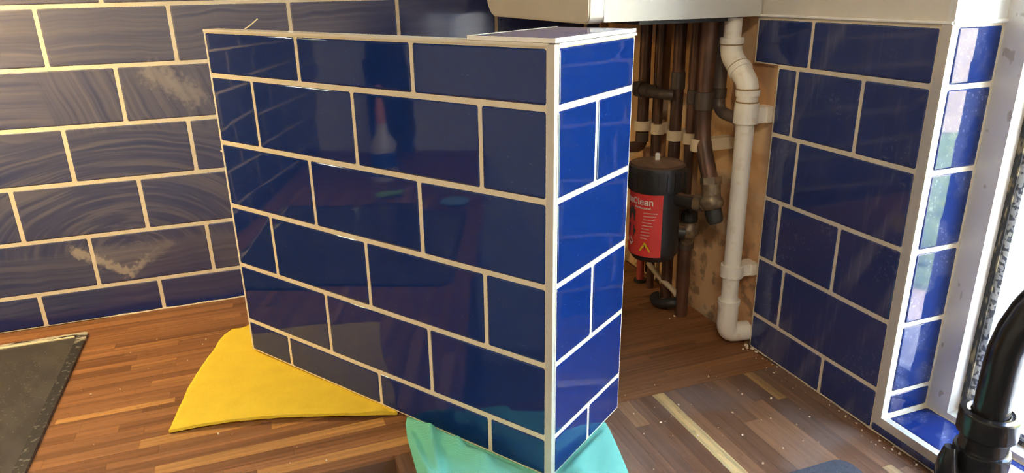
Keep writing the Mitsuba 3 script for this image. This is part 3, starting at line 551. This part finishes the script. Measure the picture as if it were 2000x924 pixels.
# white waste pipe
w = key_for('waste_pipe')
obj(w, tube([(-0.034, -0.536, 0.035), (-0.034, -0.536, 0.42)], 0.0138, 22), 'waste_white', 50)
obj(w + '__upper_pipe', tube([(-0.034, -0.487, 0.485), (-0.034, -0.487, 0.535)], 0.0132, 22), 'waste_white', 50)
obj(w + '__elbow', tube(bend([(-0.034, -0.487, 0.503), (-0.034, -0.487, 0.480), (-0.034, -0.511, 0.460)], 0.012), 0.0165, 22), 'waste_white', 50)
obj(w + '__elbow', tube(bend([(-0.034, -0.507, 0.4635), (-0.034, -0.534, 0.441), (-0.034, -0.536, 0.406)], 0.012), 0.0163, 22), 'waste_white', 50)
for c, d, rr in (((-0.034, -0.487, 0.501), (0, 0, 1), 0.0176), ((-0.034, -0.5125, 0.459), (0, -0.77, -0.64), 0.0178), ((-0.034, -0.5355, 0.427), (0, -0.03, -1), 0.0176), ((-0.034, -0.536, 0.408), (0, 0, -1), 0.0174)):
    c, d = A3(*c), A3(*d); obj(w + '__collar', tube([c - d * 0.0045, c + d * 0.0045], rr + 0.0006, 22), 'waste_white', 40); obj(w + '__joint_stain', tube([c - d * 0.0068, c - d * 0.0046], rr - 0.0006, 22), 'glue_brown', 40)
obj(w + '__bottom_elbow', tube(bend([(-0.034, -0.536, 0.082), (-0.034, -0.536, 0.020), (0.006, -0.540, 0.020)], 0.018), 0.0168, 22), 'waste_white', 50)
obj(w + '__collar', tube([(-0.034, -0.536, 0.076), (-0.034, -0.536, 0.083)], 0.0182, 22), 'waste_white', 40)
tag(w, 'white plastic waste pipe with an offset of stained elbows, beside the tiled wall', 'pipe')
clip('white pipe clip on the upper part of the white waste pipe', -0.034, -0.536, 0.393, 0.0140, 0.0045, 0.024, 'waste_white', 0.013)
clip('white pipe clip on the lower part of the white waste pipe', -0.034, -0.536, 0.136, 0.0140, 0.0045, 0.020, 'waste_white', 0.013)

# ------------------------------------------------------------------ magnetic filter
FX, FY = -0.107, -0.408
f_ = 'magnetic_filter'
obj(f_ + '__body', lathe([(0, 0.123), (0.026, 0.1245), (0.037, 0.129), (0.0425, 0.138), (0.0432, 0.147), (0.0437, 0.258), (0.0437, 0.2595)], FX, FY, 48), 'filter_black', 35)
obj(f_ + '__lid', lathe([(0.0438, 0.2535), (0.0478, 0.2545), (0.0488, 0.260), (0.0500, 0.2905), (0.0485, 0.296), (0.044, 0.2992), (0.022, 0.3025), (0.008, 0.3035), (0, 0.3035)], FX, FY, 48), 'filter_black', 35)
rib = bx(0.0488, 0.0512, -0.0022, 0.0022, 0.2595, 0.289)
for i in range(22):
    m = rib.copy(); m.apply_transform(trimesh.transformations.rotation_matrix(i / 22 * 2 * math.pi, (0, 0, 1))); m.apply_translation((FX, FY, 0)); obj(f_ + '__lid__rib', m, 'filter_black')
obj(f_ + '__bleed_screw', lathe([(0.0045, 0.3032), (0.0045, 0.3125), (0.0036, 0.315), (0, 0.315)], FX, FY, 6), 'silicone')
BASE = math.atan2(CAM[1] - FY, CAM[0] - FX)              # azimuth of the side that faces the room
R0 = 0.0437
def wrap(m, a0, z0, r=R0):
    """Bends a flat mesh (x right, y up, z out) round the filter; a0 = azimuth of x = 0."""
    v = np.array(m.vertices); ang = a0 + v[:, 0] / r; rr = r + v[:, 2]; m = m.copy()
    m.vertices = np.c_[FX + rr * np.cos(ang), FY + rr * np.sin(ang), z0 + v[:, 1]]; return m
def flat(w, h, t, n=18):
    xs = np.linspace(-w / 2, w / 2, n); v = [(x, y, t) for x in xs for y in (-h / 2, h / 2)]; f = []
    for i in range(n - 1): a = 2 * i; f += [(a, a + 2, a + 3), (a, a + 3, a + 1)]
    return trimesh.Trimesh(np.array(v), np.array(f), process=False)
LR = BASE + 0.30                                         # azimuth of the label's right edge
LWID = 0.118
obj(f_ + '__label', wrap(flat(LWID, 0.112, 0.0004, 40), LR - LWID / 2 / R0, 0.196), 'label_red', True)
def lettering(k, text, h, right_az, z, m, bold=True, t=0.0006):
    tm = meshkit.text_mesh(text, h, 0.0002, bold); w_ = tm.vertices[:, 0].max(); tm.vertices[:, 0] -= w_; tm.vertices[:, 2] += t
    obj(k, wrap(tm, right_az, z), m)
lettering(f_ + '__label__lettering', 'MagnaClean', 0.0106, BASE - 0.07, 0.2335, 'label_white')
lettering(f_ + '__label__lettering', 'Professional', 0.0038, BASE - 0.15, 0.2262, 'label_white')
for i, ln in enumerate((32, 30, 28, 22, 25, 18, 21, 21, 17)):
    a0 = math.radians(-25 - 0.8 * i); w_ = math.radians(ln)
    s_ = flat(w_ * R0, 0.0019, 0.0007, 6); obj(f_ + '__label__text_line', wrap(s_, BASE + a0 + w_ / 2, 0.2195 - i * 0.0057), 'label_faint', True)
def icon(poly, az, z, m, t=0.0007):
    mm = extr(poly, 0.0002); mm.vertices[:, 2] += t; obj(f_ + '__label__symbol', wrap(mm, az, z), m)
icon(sbox(-0.0085, -0.010, 0.0085, 0.010).union(sbox(-0.005, 0.010, 0.005, 0.014)), BASE - 1.03, 0.212, 'label_grey')
icon(sbox(-0.0085, -0.010, 0.0085, 0.010).union(sbox(0.0085, -0.003, 0.0115, 0.003)), BASE - 1.05, 0.184, 'label_grey')
icon(Polygon([(-0.012, -0.004), (0.002, -0.004), (0.002, -0.0085), (0.0105, 0.0), (0.002, 0.0085), (0.002, 0.004), (-0.012, 0.004)]), BASE - 1.13, 0.1625, 'label_white')
icon(Polygon([(-0.0095, -0.0068), (0.0095, -0.0068), (0, 0.0090)]).buffer(0.0007), BASE - 0.34, 0.1575, 'label_yellow')
icon(sbox(-0.0007, -0.001, 0.0007, 0.005).union(sbox(-0.0007, -0.0038, 0.0007, -0.0022)), BASE - 0.34, 0.1570, 'label_grey', 0.001)
pd = A3(0.467, -0.884, 0); pd /= np.linalg.norm(pd)
for z, l, dr_ in ((0.2405, 0.076, pd), (0.177, 0.054, A3(0.86, -0.5, -0.05))):
    c = A3(FX, FY, z); obj(f_ + '__port', tube([c + dr_ * 0.036, c + dr_ * l], 0.0118, 18), 'filter_black', 40)
tag(f_, 'black cylindrical heating system filter with a red label, between the box and the waste pipe', 'filter')
labels[f_ + '__label'] = {'label': 'red label with white lettering and a yellow warning triangle'}
# the two valves: hexagonal nut, cast body with its branches, cap
def hexa(c, d, r, h):
    m = trimesh.creation.cylinder(r, h, sections=6); m.apply_transform(trimesh.geometry.align_vectors([0, 0, 1], d)); m.apply_translation(c); return m
v_ = 'valve'
c = A3(FX, FY, 0.2415); d = pd; e = c + d * 0.104 + A3(0, 0, 0.006)
obj(v_ + '__nut', hexa(c + d * 0.0825, d, 0.0150, 0.013), 'brass')
obj(v_ + '__body', cat([blob(tuple(e), (0.0185, 0.0185, 0.0185), 2), tube([c + d * 0.089, e], 0.0125, 18), tube([e, e + A3(0.001, 0.006, 0.030)], 0.0150, 18)]), 'brass', 40)
obj(v_ + '__collar', hexa(e + A3(0.001, 0.007, 0.034), A3(0.05, 0.25, 1), 0.0178, 0.012), 'brass')
obj(v_ + '__cap', tube([e + A3(0.001, -0.004, -0.012), e + A3(0.003, -0.009, -0.028), e + A3(0.004, -0.011, -0.034)], [0.0138, 0.0138, 0.0105], 16), 'rubber_black', 40)
tag(v_, 'upper brass valve of the filter with a black cap hanging below', 'valve')
v2 = 'valve_001'; X2, Y2 = -0.046, -0.424
obj(v2 + '__body', cat([blob((X2, Y2, 0.174), (0.0185, 0.0185, 0.0175), 3), tube([(X2 - 0.018, Y2 + 0.004, 0.1735), (X2, Y2, 0.174)], 0.0115, 16), tube([(X2, Y2, 0.170), (-0.0425, -0.414, 0.148)], 0.0130, 16)]), 'brass', 40)
obj(v2 + '__nut', hexa(A3(X2 - 0.0215, Y2 + 0.006, 0.1735), A3(0.95, -0.3, 0), 0.0130, 0.012), 'brass')
obj(v2 + '__knob', lathe([(0.008, 0.186), (0.0140, 0.190), (0.0148, 0.194), (0.0148, 0.2055), (0.0135, 0.2075), (0.007, 0.2095), (0.0045, 0.216), (0, 0.216)], X2, Y2, 14), 'rubber_black')
tag(v2, 'lower brass valve of the filter with a black knob on top', 'valve')

# ------------------------------------------------------------------ sink and tap
SX0, SX1, SY0, SY1 = -0.59, -0.090, -1.85, -0.8575
rim = rrect(SX0, SX1, SY0, SY1, 0.018); bowl = rrect(SX0 + 0.04, SX1 - 0.075, SY0 + 0.05, SY1 - 0.05, 0.03)
obj('sink__rim', extr(rim.difference(bowl), 0.0075, 0.0002), 'sink_black')
bz = -0.17; wall_ = extr(bowl.buffer(0.006).difference(bowl), 0.170, bz); bot = extr(bowl.buffer(0.006), 0.005, bz - 0.005)
obj('sink__bowl', cat([wall_, bot]), 'sink_black'); tag('sink', 'black composite sink with a rounded corner set in the worktop by the window', 'sink')
TX, TY = -0.128, -1.044
tp = 'mixer_tap'
obj(tp + '__base', lathe([(0.0265, 0.0078), (0.0265, 0.020), (0.0235, 0.028), (0.0225, 0.10), (0.0225, 0.138), (0.0238, 0.141), (0.0242, 0.158), (0.0236, 0.1605), (0.0212, 0.1612), (0.0206, 0.164), (0.0206, 0.1775)], TX, TY, 36), 'tap_black', 35)
obj(tp + '__collar', lathe([(0.0205, 0.1765), (0.0240, 0.1768), (0.0252, 0.1785), (0.0252, 0.1985), (0.0240, 0.2005), (0.0195, 0.2010), (0.0180, 0.2000), (0.0160, 0.2000)], TX, TY, 36), 'tap_black', 35)
dirv = A3(0.55, -0.80, 0); dirv /= np.linalg.norm(dirv)
sp_pts = [A3(TX, TY, 0.195), A3(TX, TY, 0.250)] + [A3(TX, TY, 0.250) + dirv * 0.10 * (1 - math.cos(t)) + A3(0, 0, 0.13 * math.sin(t)) for t in np.linspace(0.12, 3.0, 18)]
obj(tp + '__spout', tube(sp_pts, 0.0152, 28), 'tap_black', 50)
lv = A3(-0.94, 0.20, 0); lv /= np.linalg.norm(lv)
obj(tp + '__lever_hub', tube([A3(TX, TY, 0.126) + lv * 0.018, A3(TX, TY, 0.126) + lv * 0.030], 0.0145, 20), 'tap_black', 40)
lp = [A3(TX, TY, 0.122) + lv * 0.026, A3(TX, TY, 0.130) + lv * 0.032, A3(TX, TY, 0.142) + lv * 0.034, A3(TX, TY, 0.154) + lv * 0.035, A3(TX, TY, 0.166) + lv * 0.035]
obj(tp + '__lever', tube(lp, [0.011, 0.0105, 0.0095, 0.0080, 0.0050], 12), 'tap_black', 50)
tag(tp, 'black kitchen mixer tap with ringed collar and side lever in front of the window', 'tap')

# ------------------------------------------------------------------ things beyond the left edge that the glossy tiles mirror
obj('spray_bottle', lathe([(0, 0.0005), (0.045, 0.0005), (0.046, 0.01), (0.046, 0.10), (0.036, 0.125), (0.022, 0.15), (0.018, 0.19), (0.0, 0.19)], -2.06, -0.292, 24), 'bottle_white', 40)
obj('spray_bottle__nozzle', lathe([(0.017, 0.1905), (0.016, 0.25), (0.010, 0.29), (0, 0.29)], -2.06, -0.292, 16), 'nozzle_orange', 40)
obj('spray_bottle__sleeve', lathe([(0.0465, 0.02), (0.0468, 0.022), (0.0468, 0.07), (0.0465, 0.072)], -2.06, -0.292, 24), 'bottle_blue', 40); tag('spray_bottle', 'white bottle with an orange nozzle, mirrored in the tiled box', 'bottle')
g = blob((-1.765, -0.36, 0.0125), (0.035, 0.05, 0.012), 4); obj('scouring_pad', g, 'cloth_green', True); tag('scouring_pad', 'crumpled green pad lying left of the hob', 'pad')
obj('folded_cloth', blob((-1.76, -0.545, 0.0115), (0.05, 0.045, 0.011), 6), 'cloth_blue', True); tag('folded_cloth', 'pale blue cloth lying left of the hob', 'cloth')
obj('stand_in_board', bx(-2.398, -2.38, -0.36, -0.19, 0.0005, 0.50), 'slate_dark'); tag('stand_in_board', 'added dark board against the left wall, for a dark stripe in the reflections', 'board')  # added out of view so the box tiles mirror a dark stripe

# ------------------------------------------------------------------ crumbs and dust specks
ms = []
for i in range(130):
    if i < 40: x, y = rng.uniform(-0.33, -0.02), rng.uniform(-0.86, -0.60)
    elif i < 85: x, y = rng.uniform(-1.06, -0.63), rng.uniform(-0.61, -0.05)
    else: x, y = -abs(rng.normal(0, 0.012)) - 0.003, rng.uniform(-0.9, -0.54)
    if FOOT.distance(Point(x, y)) < 0.012 or yel.buffer(0.004).contains(Point(x, y)) or tur.buffer(0.004).contains(Point(x, y)): continue
    s = 0.0006 + 0.0011 * rng.random() ** 2.5
    if rim.distance(Point(x, y)) < 0.004: continue
    b = trimesh.creation.icosphere(0, s); b.vertices = b.vertices * (1 + 0.4 * rng.normal(size=b.vertices.shape)); b.apply_translation((x, y, 0.0002 - b.vertices[:, 2].min())); ms.append(b)
for x, y, s in ((-0.009, -0.560, 0.0035), (-0.012, -0.566, 0.0022), (-0.006, -0.572, 0.0030), (-0.0065, -0.583, 0.0024), (-0.020, -0.566, 0.0016), (-0.028, -0.400, 0.0016), (-0.058, -0.415, 0.002), (-0.072, -0.420, 0.0015)):
    b = blob((0, 0, 0), (s, s * 1.3, s * 0.7), int(s * 1e5)); b.apply_translation((x, y, 0.0002 - b.vertices[:, 2].min())); ms.append(b)
obj('crumbs', cat(ms), 'crumb_pale'); tag('crumbs', 'pale crumbs of dried grout scattered over the worktops', 'crumbs', kind='stuff')
